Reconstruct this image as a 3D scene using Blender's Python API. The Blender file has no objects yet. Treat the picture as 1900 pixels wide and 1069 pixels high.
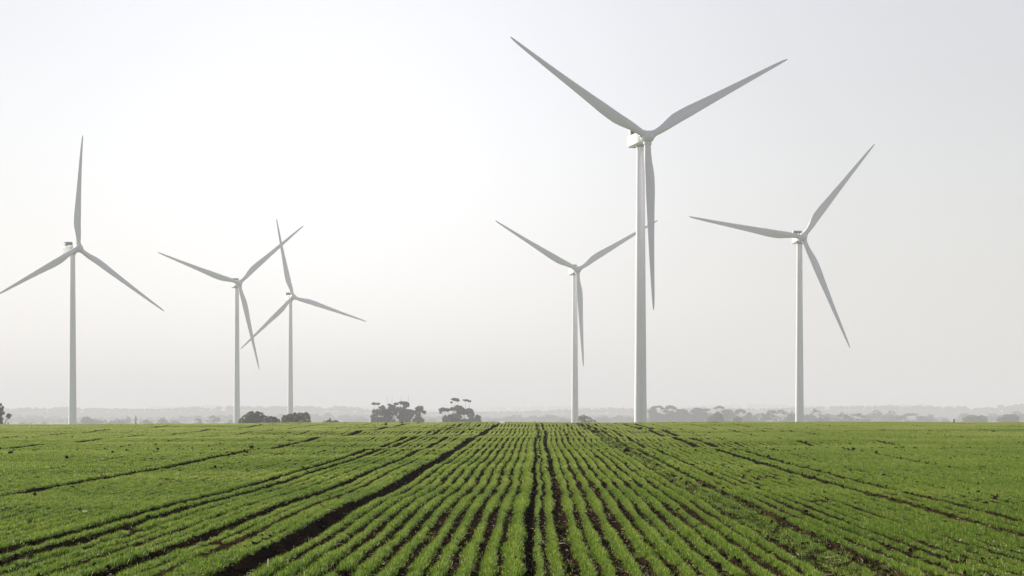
import bpy, math, random
import numpy as np
from mathutils import Vector, Matrix

random.seed(7)
rng = np.random.default_rng(11)
scene = bpy.context.scene
C = scene.collection
R = math.radians

# ------------------------------------------------------------------ camera, sky, sun, exposure
EYE = 1.6            # eye height above the near soil
FOCAL = 6000.0       # focal length in pixels of the 1900 px wide photograph
HZ = 768.0           # row of the level horizon
cam_d = bpy.data.cameras.new('camera')
cam = bpy.data.objects.new('camera', cam_d)
C.objects.link(cam)
cam.location = (0, 0, EYE)
cam.rotation_euler = (R(90), 0, 0)
cam_d.sensor_width = 36
cam_d.lens = 36 * FOCAL / 1900
cam_d.shift_y = (HZ - 534.5) / 1900
cam_d.clip_start = 0.5
cam_d.clip_end = 80000
scene.camera = cam

SUN_AZ, SUN_EL = 50.0, 24.0      # degrees left of the view, degrees above the ground
sun_dir = Vector((-math.sin(R(SUN_AZ)) * math.cos(R(SUN_EL)), math.cos(R(SUN_AZ)) * math.cos(R(SUN_EL)), math.sin(R(SUN_EL))))
sun_d = bpy.data.lights.new('sun', 'SUN')
sun_d.energy = 5.0
sun_d.angle = R(0.6)
sun_d.color = (1.0, 0.95, 0.87)
sun = bpy.data.objects.new('sun', sun_d)
C.objects.link(sun)
sun.rotation_euler = sun_dir.to_track_quat('Z', 'Y').to_euler()
sun.location = (-60, 60, 120)

world = bpy.data.worlds.new('World')
scene.world = world
world.use_nodes = True
wn = world.node_tree
wn.nodes.clear()


def N(t, kind, **kw):
    n = t.nodes.new(kind)
    for k, v in kw.items():
        if k.startswith('i_'):
            n.inputs[k[2:].replace('_', ' ')].default_value = v
        elif k.startswith('n_'):
            n.inputs[int(k[2:])].default_value = v
        else:
            setattr(n, k, v)
    return n


sky = N(wn, 'ShaderNodeTexSky', sky_type='NISHITA', sun_disc=False, sun_elevation=R(SUN_EL), sun_rotation=R(-SUN_AZ),
        air_density=1.0, dust_density=1.0, ozone_density=1.0, altitude=50)
bg1 = N(wn, 'ShaderNodeBackground', i_Strength=0.05)
# thick haze takes most of the colour out of the clear-sky light
whiten = N(wn, 'ShaderNodeHueSaturation')
whiten.inputs['Saturation'].default_value = .30
wn.links.new(sky.outputs[0], whiten.inputs['Color'])
wn.links.new(whiten.outputs[0], bg1.inputs[0])
# thin high haze: a pale veil, a little brighter towards the sun, thinner towards the zenith
tc = N(wn, 'ShaderNodeTexCoord')
dot = N(wn, 'ShaderNodeVectorMath', operation='DOT_PRODUCT')
dot.inputs[1].default_value = sun_dir
wn.links.new(tc.outputs['Generated'], dot.inputs[0])
mx = N(wn, 'ShaderNodeMath', operation='MAXIMUM', n_1=0.0)
wn.links.new(dot.outputs['Value'], mx.inputs[0])
pw = N(wn, 'ShaderNodeMath', operation='POWER', n_1=3.0)
wn.links.new(mx.outputs[0], pw.inputs[0])
ma = N(wn, 'ShaderNodeMath', operation='MULTIPLY_ADD', n_1=0.0, n_2=0.156)
wn.links.new(pw.outputs[0], ma.inputs[0])
sep = N(wn, 'ShaderNodeSeparateXYZ')
wn.links.new(tc.outputs['Generated'], sep.inputs[0])
zr = N(wn, 'ShaderNodeMapRange', n_1=0.0, n_2=1.0, n_3=1.0, n_4=0.42)
wn.links.new(sep.outputs['Z'], zr.inputs['Value'])
# a broad brighter place in the veil, left of the centre of the view
gd = N(wn, 'ShaderNodeVectorMath', operation='DOT_PRODUCT')
gd.inputs[1].default_value = Vector((math.sin(R(-2.8)), math.cos(R(-2.8)), math.sin(R(4.2)))).normalized()
wn.links.new(tc.outputs['Generated'], gd.inputs[0])
gm = N(wn, 'ShaderNodeMath', operation='MAXIMUM', n_1=0.0)
wn.links.new(gd.outputs['Value'], gm.inputs[0])
gp = N(wn, 'ShaderNodeMath', operation='POWER', n_1=190.0)
wn.links.new(gm.outputs[0], gp.inputs[0])
ga = N(wn, 'ShaderNodeMath', operation='MULTIPLY_ADD', n_1=0.19)
wn.links.new(gp.outputs[0], ga.inputs[0])
wn.links.new(ma.outputs[0], ga.inputs[2])
mm = N(wn, 'ShaderNodeMath', operation='MULTIPLY')
wn.links.new(ga.outputs[0], mm.inputs[0])
wn.links.new(zr.outputs[0], mm.inputs[1])
bg2 = N(wn, 'ShaderNodeBackground')
veil = N(wn, 'ShaderNodeMix', data_type='RGBA')
veil.inputs['A'].default_value = (0.985, 0.985, 1.02, 1)
veil.inputs['B'].default_value = (0.985, 0.95, 1.10, 1)
vr = N(wn, 'ShaderNodeMapRange', n_1=0.0, n_2=0.16, n_3=0.0, n_4=1.0)
wn.links.new(sep.outputs['Z'], vr.inputs['Value'])
wn.links.new(vr.outputs[0], veil.inputs['Factor'])
wn.links.new(veil.outputs['Result'], bg2.inputs['Color'])
wn.links.new(mm.outputs[0], bg2.inputs['Strength'])
add = N(wn, 'ShaderNodeAddShader')
wo = N(wn, 'ShaderNodeOutputWorld')
wn.links.new(bg1.outputs[0], add.inputs[0])
wn.links.new(bg2.outputs[0], add.inputs[1])
wn.links.new(add.outputs[0], wo.inputs[0])

vs = scene.view_settings
vs.view_transform = 'Standard'
vs.look = 'None'
vs.gamma = 1
vs.use_curve_mapping = False
vs.exposure = 0.75
scene.cycles.volume_bounces = 2
scene.cycles.max_bounces = 8
scene.cycles.transparent_max_bounces = 8

# ------------------------------------------------------------------ helpers


def tag(o, label=None, cat=None, group=None, kind=None):
    if label:
        o['label'] = label
    if cat:
        o['category'] = cat
    if group:
        o['group'] = group
    if kind:
        o['kind'] = kind
    return o


def empty(name, loc, rz=0.0):
    o = bpy.data.objects.new(name, None)
    o.empty_display_size = 0.5
    C.objects.link(o)
    o.location = loc
    o.rotation_euler = (0, 0, rz)
    return o


def mesh_obj(name, me, parent=None, link=True):
    o = bpy.data.objects.new(name, me)
    if link:
        C.objects.link(o)
    if parent is not None:
        o.parent = parent
    return o


def make_mesh(name, verts, faces, mat, smooth=False):
    me = bpy.data.meshes.new(name)
    me.from_pydata([tuple(v) for v in verts], [], faces)
    me.materials.append(mat)
    if smooth:
        me.polygons.foreach_set('use_smooth', [True] * len(me.polygons))
    me.update()
    return me


def np_mesh(name, verts, tri=None, quad=None, mat=None, smooth=False):
    """fast mesh from numpy arrays"""
    me = bpy.data.meshes.new(name)
    nt = 0 if tri is None else len(tri)
    nq = 0 if quad is None else len(quad)
    me.vertices.add(len(verts))
    me.vertices.foreach_set('co', np.asarray(verts, dtype=np.float32).ravel())
    loops = np.concatenate([a.ravel() for a in (tri, quad) if a is not None and len(a)]).astype(np.int32)
    me.loops.add(len(loops))
    me.loops.foreach_set('vertex_index', loops)
    me.polygons.add(nt + nq)
    st = np.concatenate([np.arange(nt) * 3, nt * 3 + np.arange(nq) * 4]).astype(np.int32)
    me.polygons.foreach_set('loop_start', st)
    me.polygons.foreach_set('use_smooth', np.full(nt + nq, smooth))
    if mat:
        me.materials.append(mat)
    me.update(calc_edges=True)
    me.validate()
    return me


class MB:
    def __init__(s):
        s.v = []
        s.f = []

    def ring_loft(s, rings, cap=True):
        b = len(s.v)
        n = len(rings[0])
        for r in rings:
            s.v += [tuple(p) for p in r]
        for i in range(len(rings) - 1):
            for j in range(n):
                k = (j + 1) % n
                s.f.append((b + i * n + j, b + i * n + k, b + (i + 1) * n + k, b + (i + 1) * n + j))
        if cap:
            s.f.append(tuple(b + j for j in reversed(range(n))))
            s.f.append(tuple(b + (len(rings) - 1) * n + j for j in range(n)))

    def lathe_z(s, prof, n=32, cap=True):
        s.ring_loft([[(r * math.cos(2 * math.pi * j / n), r * math.sin(2 * math.pi * j / n), z) for j in range(n)] for r, z in prof], cap)

    def box(s, x0, x1, y0, y1, z0, z1):
        s.ring_loft([[(x0, y0, z), (x1, y0, z), (x1, y1, z), (x0, y1, z)] for z in (z0, z1)])

    def tube(s, pts, rads, n=6):
        pts = [Vector(p) for p in pts]
        rings = []
        for i, p in enumerate(pts):
            d = (pts[min(i + 1, len(pts) - 1)] - pts[max(i - 1, 0)]).normalized()
            a = d.orthogonal().normalized() if abs(d.z) < .9 else Vector((1, 0, 0)).cross(d).normalized()
            b = d.cross(a)
            rings.append([p + (a * math.cos(t) + b * math.sin(t)) * rads[i] for t in [2 * math.pi * j / n for j in range(n)]])
        s.ring_loft(rings)

    def mesh(s, name, mat, smooth=False):
        return make_mesh(name, s.v, s.f, mat, smooth)


def shade_auto(me, ang=35):
    import bmesh
    bm = bmesh.new()
    bm.from_mesh(me)
    bmesh.ops.recalc_face_normals(bm, faces=bm.faces)
    for f in bm.faces:
        f.smooth = True
    for e in bm.edges:
        if len(e.link_faces) == 2 and e.calc_face_angle(0) > R(ang):
            e.smooth = False
    bm.to_mesh(me)
    bm.free()
    return me


# smooth pseudo noise: sums of sines with fixed random directions
class Waves:
    def __init__(s, seed, lmin, lmax, n=10, iso=1.0):
        g = np.random.default_rng(seed)
        lam = np.exp(g.uniform(math.log(lmin), math.log(lmax), n))
        a = g.uniform(0, 2 * math.pi, n)
        s.kx = 2 * math.pi / lam * np.cos(a) * iso
        s.ky = 2 * math.pi / lam * np.sin(a)
        s.p = g.uniform(0, 2 * math.pi, n)
        s.w = lam ** .3
        s.w = s.w / np.sqrt((s.w ** 2).sum() / 2)

    def __call__(s, x, y=0.0):
        x, y = np.broadcast_arrays(np.asarray(x, float), np.asarray(y, float))
        o = np.zeros(x.shape)
        for i in range(len(s.p)):
            o += s.w[i] * np.sin(x * s.kx[i] + y * s.ky[i] + s.p[i])
        return o


# ------------------------------------------------------------------ materials


def material(name):
    m = bpy.data.materials.new(name)
    m.use_nodes = True
    t = m.node_tree
    t.nodes.clear()
    return m, t


def noise(t, scale, detail=4, rough=.55, coord=None, vec=None):
    n = N(t, 'ShaderNodeTexNoise')
    n.inputs['Scale'].default_value = scale
    n.inputs['Detail'].default_value = detail
    n.inputs['Roughness'].default_value = rough
    if vec is not None:
        t.links.new(vec, n.inputs['Vector'])
    return n


def ramp(t, fac, stops):
    r = N(t, 'ShaderNodeValToRGB')
    e = r.color_ramp.elements
    while len(e) < len(stops):
        e.new(0.5)
    for k, (p, c) in enumerate(stops):
        e[k].position = p
        e[k].color = (*c, 1)
    t.links.new(fac, r.inputs[0])
    return r


def paint(name, col, rough=.45, dirt=.06, streak=(1, 1, .04)):
    m, t = material(name)
    tc_ = N(t, 'ShaderNodeTexCoord')
    mp = N(t, 'ShaderNodeMapping')
    mp.inputs['Scale'].default_value = streak
    t.links.new(tc_.outputs['Object'], mp.inputs[0])
    n = noise(t, 1.3, 5, .6, vec=mp.outputs[0])
    d = tuple(c * (1 - dirt * 2.2) for c in col)
    r = ramp(t, n.outputs['Fac'], [(.3, d), (.62, col)])
    b = N(t, 'ShaderNodeBsdfPrincipled')
    b.inputs['Roughness'].default_value = rough
    t.links.new(r.outputs[0], b.inputs['Base Color'])
    o = N(t, 'ShaderNodeOutputMaterial')
    t.links.new(b.outputs[0], o.inputs[0])
    return m


M_TOWER = paint('white_tower_paint', (.80, .79, .835), .42)
M_BLADE = paint('pale_grey_blade_gelcoat', (.70, .69, .745), .38, .03, (1, 1, .1))
M_NAC = paint('white_nacelle_shell', (.78, .78, .75), .4)
M_COOL = paint('dark_radiator', (.16, .14, .15), .6)
M_STEEL = paint('grey_steel', (.30, .30, .31), .4)
M_CONC = paint('concrete', (.38, .37, .35), .85)
M_STRAW = paint('dry_straw', (.52, .44, .30), .8)
M_WOODP = paint('weathered_post_wood', (.08, .07, .06), .9)


def bark(name, col, spec=.3):
    m, t = material(name)
    tc_ = N(t, 'ShaderNodeTexCoord')
    n = noise(t, 2.2, 5, .6, vec=tc_.outputs['Object'])
    r = ramp(t, n.outputs['Fac'], [(.3, tuple(c * .45 for c in col)), (.65, col)])
    b = N(t, 'ShaderNodeBsdfPrincipled')
    b.inputs['Roughness'].default_value = .9
    b.inputs['Specular IOR Level'].default_value = spec
    t.links.new(r.outputs[0], b.inputs['Base Color'])
    o = N(t, 'ShaderNodeOutputMaterial')
    t.links.new(b.outputs[0], o.inputs[0])
    return m


M_GUMBARK = bark('pale_gum_bark', (.42, .38, .32))
M_BARK = bark('dark_bark', (.12, .09, .06))


def leaf_mat(name, c1, c2, transl=.3, nscale=.6):
    m, t = material(name)
    tc_ = N(t, 'ShaderNodeNewGeometry')
    n = noise(t, nscale, 3, .6, vec=tc_.outputs['Position'])
    oi = N(t, 'ShaderNodeObjectInfo')
    r = ramp(t, n.outputs['Fac'], [(.35, c1), (.68, c2)])
    hs = N(t, 'ShaderNodeHueSaturation')
    mr = N(t, 'ShaderNodeMapRange', n_1=0.0, n_2=1.0, n_3=.75, n_4=1.25)
    t.links.new(oi.outputs['Random'], mr.inputs['Value'])
    t.links.new(mr.outputs[0], hs.inputs['Value'])
    t.links.new(r.outputs[0], hs.inputs['Color'])
    d = N(t, 'ShaderNodeBsdfDiffuse')
    tr = N(t, 'ShaderNodeBsdfTranslucent')
    mi = N(t, 'ShaderNodeMixShader', n_0=transl)
    t.links.new(hs.outputs[0], d.inputs[0])
    t.links.new(hs.outputs[0], tr.inputs[0])
    t.links.new(d.outputs[0], mi.inputs[1])
    t.links.new(tr.outputs[0], mi.inputs[2])
    o = N(t, 'ShaderNodeOutputMaterial')
    t.links.new(mi.outputs[0], o.inputs[0])
    return m


M_GUM = leaf_mat('gum_leaves', (.035, .045, .028), (.075, .085, .05))
M_BUSH = leaf_mat('bush_leaves', (.05, .068, .024), (.15, .18, .055), .45, .9)
M_FAR = leaf_mat('far_wood_leaves', (.035, .045, .03), (.06, .07, .05))


def wheat_material():
    m, t = material('wheat_leaf')
    geo = N(t, 'ShaderNodeNewGeometry')
    n1 = noise(t, .09, 3, .6, vec=geo.outputs['Position'])       # broad drifts of lusher and paler crop
    n2 = noise(t, 2.2, 3, .6, vec=geo.outputs['Position'])
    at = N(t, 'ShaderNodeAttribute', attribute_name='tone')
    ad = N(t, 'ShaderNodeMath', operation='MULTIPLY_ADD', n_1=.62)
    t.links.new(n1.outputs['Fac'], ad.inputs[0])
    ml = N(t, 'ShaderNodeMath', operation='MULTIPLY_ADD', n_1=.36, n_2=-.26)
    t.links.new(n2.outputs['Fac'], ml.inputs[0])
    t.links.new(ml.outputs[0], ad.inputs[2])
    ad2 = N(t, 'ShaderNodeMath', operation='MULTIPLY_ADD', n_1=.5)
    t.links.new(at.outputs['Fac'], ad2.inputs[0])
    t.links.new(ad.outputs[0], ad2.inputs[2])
    # crop colour is brightened towards the crest, standing in for sunlit leaf tips
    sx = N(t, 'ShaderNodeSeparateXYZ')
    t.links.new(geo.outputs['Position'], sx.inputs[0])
    dry = N(t, 'ShaderNodeMapRange', n_1=40.0, n_2=230.0, n_3=-.05, n_4=.15)  # darker near, brighter far: light put into the leaf tone, not dryness
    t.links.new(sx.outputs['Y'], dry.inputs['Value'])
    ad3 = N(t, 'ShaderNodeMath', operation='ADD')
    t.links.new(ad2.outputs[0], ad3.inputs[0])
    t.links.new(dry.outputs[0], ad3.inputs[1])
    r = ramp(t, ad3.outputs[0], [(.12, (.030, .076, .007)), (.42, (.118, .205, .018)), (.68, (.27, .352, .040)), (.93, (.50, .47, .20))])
    d = N(t, 'ShaderNodeBsdfPrincipled')
    d.inputs['Roughness'].default_value = .5
    d.inputs['Specular IOR Level'].default_value = .12
    t.links.new(r.outputs[0], d.inputs['Base Color'])
    tr = N(t, 'ShaderNodeBsdfTranslucent')
    t.links.new(r.outputs[0], tr.inputs[0])
    mi = N(t, 'ShaderNodeMixShader', n_0=.42)
    t.links.new(d.outputs[0], mi.inputs[1])
    t.links.new(tr.outputs[0], mi.inputs[2])
    o = N(t, 'ShaderNodeOutputMaterial')
    t.links.new(mi.outputs[0], o.inputs[0])
    return m


def soil_material():
    m, t = material('dark_soil')
    geo = N(t, 'ShaderNodeNewGeometry')
    n1 = noise(t, .6, 5, .6, vec=geo.outputs['Position'])
    n2 = noise(t, 26, 5, .7, vec=geo.outputs['Position'])
    r1 = ramp(t, n1.outputs['Fac'], [(.35, (.007, .005, .003)), (.7, (.042, .024, .013))])
    r2 = ramp(t, n2.outputs['Fac'], [(.62, (0, 0, 0)), (.78, (1, 1, 1))])
    mix = N(t, 'ShaderNodeMix', data_type='RGBA')
    mix.inputs['B'].default_value = (.07, .048, .03, 1)
    t.links.new(r2.outputs[0], mix.inputs['Factor'])
    t.links.new(r1.outputs[0], mix.inputs['A'])
    at = N(t, 'ShaderNodeAttribute', attribute_name='cover')
    g = ramp(t, n1.outputs['Fac'], [(.3, (.085, .125, .035)), (.7, (.12, .16, .05))])
    mix2 = N(t, 'ShaderNodeMix', data_type='RGBA')
    t.links.new(at.outputs['Fac'], mix2.inputs['Factor'])
    t.links.new(mix.outputs['Result'], mix2.inputs['A'])
    t.links.new(g.outputs[0], mix2.inputs['B'])
    b = N(t, 'ShaderNodeBsdfDiffuse')
    t.links.new(mix2.outputs['Result'], b.inputs['Color'])
    bu = N(t, 'ShaderNodeBump')
    bu.inputs['Strength'].default_value = .8
    bu.inputs['Distance'].default_value = .03
    t.links.new(n2.outputs['Fac'], bu.inputs['Height'])
    t.links.new(bu.outputs[0], b.inputs['Normal'])
    o = N(t, 'ShaderNodeOutputMaterial')
    t.links.new(b.outputs[0], o.inputs[0])
    return m


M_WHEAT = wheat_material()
M_SOIL = soil_material()
M_CLOD = bark('clod_soil', (.024, .015, .008), 0)

# ------------------------------------------------------------------ terrain
DP = np.array([-400, 0, 32, 55, 82, 117, 172, 218, 250, 272, 300, 355, 450, 600, 826, 1200, 1800, 2600, 4000, 60000.])
ZP = np.array([-.5, 0, 0, .03, .12, .29, .51, .68, .80, .815, .66, -.3, -2.5, -6.2, -9.6, -11.8, -13.4, -14.6, -15, -15.])


def pchip(x, xp, yp):
    h = np.diff(xp)
    d = np.diff(yp) / h
    m = np.zeros(len(xp))
    for i in range(1, len(xp) - 1):
        if d[i - 1] * d[i] > 0:
            w1, w2 = 2 * h[i] + h[i - 1], h[i] + 2 * h[i - 1]
            m[i] = (w1 + w2) / (w1 / d[i - 1] + w2 / d[i])
    m[0], m[-1] = d[0], d[-1]
    x = np.clip(x, xp[0], xp[-1])
    i = np.clip(np.searchsorted(xp, x) - 1, 0, len(h) - 1)
    t = (x - xp[i]) / h[i]
    return (yp[i] * (2 * t ** 3 - 3 * t ** 2 + 1) + h[i] * m[i] * (t ** 3 - 2 * t ** 2 + t)
            + yp[i + 1] * (-2 * t ** 3 + 3 * t ** 2) + h[i] * m[i + 1] * (t ** 3 - t ** 2))


W_BIG = Waves(3, 14, 60, 12)
W_MED = Waves(5, 2.5, 9, 12)
W_LOW = Waves(8, 300, 1200, 8)


def base_z(x, y):
    z = pchip(y, DP, ZP)
    near = np.clip((330 - y) / 60, 0, 1)
    z = z + near * (.021 * W_BIG(x, y) * np.clip(y / 90, .3, 1.6))
    z = z - near * .24 * (np.clip(-x / 44, 0, 1.3) ** 1.4) * np.clip(y / 260, 0, 1)
    z = z + near * .05 * np.clip(x / 44, 0, 1.3) * np.clip(y / 260, 0, 1)
    # shallow swale crossing the rows with a lip in front of it
    z = z - near * .050 * np.exp(-((y - 126 - .06 * x) / 6.0) ** 2) + near * .018 * np.exp(-((y - 112 - .06 * x) / 5) ** 2)
    z = z + np.clip((y - 1500) / 2500, 0, 1) * 1.2 * W_LOW(x, y)
    return z


# row grid: s = distance across the rows
W_WOB = Waves(21, 22, 90, 6, iso=.15)
W_WOB2 = Waves(22, 6, 16, 5, iso=.4)


def row_x(s, y):
    """world x of across-row coordinate s at distance y (rows wander a little)"""
    s = np.asarray(s, float)
    return s + .008 * y + .042 * W_WOB(s, y) * np.clip(y / 80, .2, 1) + .010 * W_WOB2(s * .3, y) * np.clip(1.5 - y / 130, .1, 1)


def across(x, y):
    s = x - .008 * y
    for _ in range(3):
        s = s - (row_x(s, y) - x)
    return s


# drill rows: the ones seen closest are placed as in the photo, the rest every 25 cm
rows = [-1.5, -1.234, -1.005, -.755, -.516, -.265, .012, .197, .505, .72, .98, 1.255]
# wider gaps where a furrow or wheel runs: position, clear width between the plants
GAPS = {-3.13: .34, -4.24: .23, -5.72: .20, -6.08: .22, -7.4: .13, -8.6: .13, -10.1: .31, -12.9: .18, -16.2: .28, -20.0: .30, -26.3: .28, -32.5: .26,
        2.14: .14, 3.62: .20, 4.25: .13, 6.42: .21, 7.15: .33, 8.3: .13, 11.1: .26, 14.4: .38, 16.3: .24, 20.1: .24, 26.0: .34, 33.0: .30, 39.5: .22}


def walk(start, end):
    sg = 1 if end > start else -1
    gl = sorted([(sg * p, w_) for p, w_ in GAPS.items() if sg * p > sg * start])
    out, s_ = [sg * start], sg * start + .25
    while s_ < sg * end:
        if gl and gl[0][0] - (gl[0][1] + .14) / 2 < s_ + .02:
            p, w_ = gl.pop(0)
            e_ = (w_ + .14) / 2
            if p - e_ - out[-1] > .155:
                out.append(p - e_)
            s_ = p + e_
            out.append(s_)
            s_ += .25
        else:
            out.append(s_)
            s_ += .25
    return [sg * q for q in out]


rows += walk(-1.75, -75) + walk(1.505, 75) + [-3.49]
rows = np.array(rows)

# furrows and wheel marks: position across, half width, depth, (raised lip on the left)
FUR = [(-3.13, .165, .180, .0), (-.103, .068, .105, .02), (.346, .07, .030, .0), (3.22, .17, .05, .01), (3.62, .08, .05, .0),
       (-5.72, .07, .055, .02), (-6.08, .10, .085, .03), (-5.2, .055, .045, .01), (-4.7, .05, .034, .01), (-4.24, .10, .085, .015), (-3.63, .06, .048, .01), (-7.4, .05, .036, 0), (-8.4, .05, .036, 0), (-10.1, .13, .120, .04), (-11.6, .05, .036, 0), (-12.9, .07, .05, .02),
       (-16.2, .09, .06, .02), (-20.0, .10, .065, .02), (-26.3, .09, .06, .02), (-32.5, .09, .05, .02),
       (1.32, .05, .03, 0), (2.14, .06, .045, 0), (4.25, .06, .045, .01), (4.9, .06, .04, .01), (6.42, .09, .05, .01), (7.15, .13, .11, .02), (8.3, .05, .03, 0), (11.1, .08, .05, .01), (14.4, .15, .11, .02), (12.6, .05, .036, 0),
       (16.3, .10, .07, .02), (20.1, .07, .045, .01), (26.0, .09, .06, .02), (33.0, .09, .05, .02), (39.5, .09, .05, .02)]
_mid = np.sort(rows)
_mid = (_mid[1:] + _mid[:-1]) / 2
FUR = [(p if (p in GAPS or abs(p) < 1.2 or p == 3.22) else float(_mid[np.argmin(abs(_mid - p))]), w, d, l) for p, w, d, l in FUR]
W_FM = Waves(31, 5, 30, 8)
W_CL = Waves(33, .22, .8, 24)
W_CL2 = Waves(34, .09, .25, 24)


def fur_mod(k, y):
    m_ = np.clip(.85 + .35 * W_FM(k * 37.3, y), .35, 1.35)
    return np.clip(m_, .95, 1.2) if k in (0, 1) else np.clip(m_, .6, 1.35)


def soil_z(x, y, fine=True, fsc=1.0):
    z = base_z(x, y)
    s = across(x, y)
    for k, (p, w, d, lip) in enumerate(FUR):
        w_ = w * fsc
        u = (s - p) / w_
        z = z - d * fur_mod(k, y) * np.exp(-u * u)
        if lip:
            z = z + lip * np.exp(-((u + 2.0) / .8) ** 2)
    if fine:
        z = z + (.007 + .009 * np.clip(1.6 - np.abs(s) / 3, 0, 1)) * np.cos((s - .01) / .25 * 2 * np.pi) + .006 * W_CL(x, y) + .004 * W_CL2(x, y)
    return z


def x_axis(half, step, out):
    core = np.arange(-half, half + step * .5, step)
    xs = [half]
    g = step
    while xs[-1] < out:
        g *= 1.35
        xs.append(xs[-1] + g)
    e = np.array(xs[1:])
    return np.concatenate([-e[::-1], core, e])


def grid_patch(ys, half, step, out, fine, fsc=1.0, cover_edge=None, hills=None):
    xs = x_axis(half, step, out)
    X, Y = np.meshgrid(xs, ys)
    X = X + .008 * Y * (np.abs(X) < half * 3)
    Z = soil_z(X, Y, fine, fsc) if fine is not None else base_z(X, Y)
    cov = np.clip((np.abs(X - .008 * Y) - (.163 * np.abs(Y) + 6.8)) / .8, 0, 1)
    cov = np.maximum(cov, np.clip((Y - 318) / 8, 0, 1))
    cov = np.maximum(cov, np.clip((24 - Y) / 3, 0, 1) * .6)
    nx, ny = len(xs), len(ys)
    i = np.arange(ny - 1)[:, None] * nx + np.arange(nx - 1)[None, :]
    q = np.stack([i, i + 1, i + nx + 1, i + nx], -1).reshape(-1, 4)
    return np.stack([X, Y, Z], -1).reshape(-1, 3), q, cov.ravel()


parts = []
parts.append(grid_patch(np.arange(-300, 26.1, 8), 30, 2, 900, None))
parts.append(grid_patch(np.concatenate([np.arange(26.0, 50, .10), np.arange(50, 78.1, .2)]), 13.8, .05, 900, True))
parts.append(grid_patch(np.arange(78.0, 160.1, .6), 28, .10, 900, True, 1.0))
parts.append(grid_patch(np.arange(160.0, 330.1, 2.0), 56, .14, 900, False, 1.15))
parts.append(grid_patch(np.concatenate([np.arange(330.0, 1000, 15), np.arange(1000, 4000, 90), np.arange(4000, 22001, 600)]), 900, 30, 14000, None))
V, Q, CV = [], [], []
b = 0
for v, q, c in parts:
    V.append(v)
    Q.append(q + b)
    CV.append(c)
    b += len(v)
V, Q, CV = np.concatenate(V), np.concatenate(Q), np.concatenate(CV)
me = np_mesh('field_ground', V, quad=Q, mat=M_SOIL, smooth=True)
at_ = me.attributes.new('cover', 'FLOAT', 'POINT')
at_.data.foreach_set('value', CV.astype(np.float32))
ground = mesh_obj('field_ground', me)
tag(ground, kind='structure')


def gz(x, y):
    return float(base_z(np.array([x]), np.array([y]))[0])


def sz(x, y):
    return float(soil_z(np.array([float(x)]), np.array([float(y)]), True)[0])


def ground_at(px, py):
    """the point of the field seen at photo position (px, py), coming from the camera outward"""
    prev = None
    for d in np.arange(24, 300, .25):
        x = (px - 950) * d / FOCAL
        yy = HZ + (EYE - gz(x, d)) * FOCAL / d
        if yy <= py:
            return x, float(d)
    d = 262.0
    return (px - 950) * d / FOCAL, d


def wx(px, d):
    return (px - 950) * d / FOCAL


def wz(py, d):
    return EYE + (HZ - py) * d / FOCAL


# ------------------------------------------------------------------ far hills, wooded
def hill_ridge(name, d, tops, depth, seed):
    """a long low hill: a real mound whose crest follows the skyline heights"""
    w1, w2 = Waves(seed, 150, 900, 12), Waves(seed + 1, 25, 80, 12)
    half = d * .32
    xs = np.arange(-half, half, d * .0016)
    px = 950 + xs * FOCAL / d
    top = np.interp(px, [t[0] for t in tops], [t[1] for t in tops])
    h = EYE + (HZ - top) * d / FOCAL + 15
    h = h + w1(xs, d) * d / FOCAL * .7
    ys = np.linspace(-1, 1, 13)
    X, Yn = np.meshgrid(xs, ys)
    Yw = d + Yn * depth
    Z = -15.5 + np.maximum(h, 3)[None, :] * (np.cos(Yn * np.pi) * .5 + .5) ** .8 + .6 * w2(X, Yw) * (np.cos(Yn * np.pi) * .5 + .5)
    nx, ny = len(xs), len(ys)
    i = np.arange(ny - 1)[:, None] * nx + np.arange(nx - 1)[None, :]
    q = np.stack([i, i + 1, i + nx + 1, i + nx], -1).reshape(-1, 4)
    m_ = np_mesh(name, np.stack([X, Yw, Z], -1).reshape(-1, 3), quad=q, mat=M_FAR, smooth=True)
    o = mesh_obj(name, m_)
    tag(o, kind='structure')
    return xs, h


FLT = hill_ridge('hill', 8200, [(-600, 768), (0, 770), (60, 767), (100, 765), (140, 766), (300, 762), (400, 761), (520, 764), (640, 764), (700, 768), (800, 770), (900, 770), (1000, 769),
                                (1100, 768), (1200, 768), (1350, 764), (1550, 760), (1700, 761), (1760, 764), (1800, 763), (1830, 767), (1900, 758), (2500, 764)], 900, 41)
FLT2 = hill_ridge('hill', 14500, [(-600, 764), (0, 764), (200, 763), (400, 760), (460, 759), (640, 762), (760, 763), (880, 760), (1000, 760), (1200, 760), (1400, 757), (1600, 757),
                                  (1720, 758), (1900, 762), (2500, 762)], 1600, 47)

# ------------------------------------------------------------------ foliage builders


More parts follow.
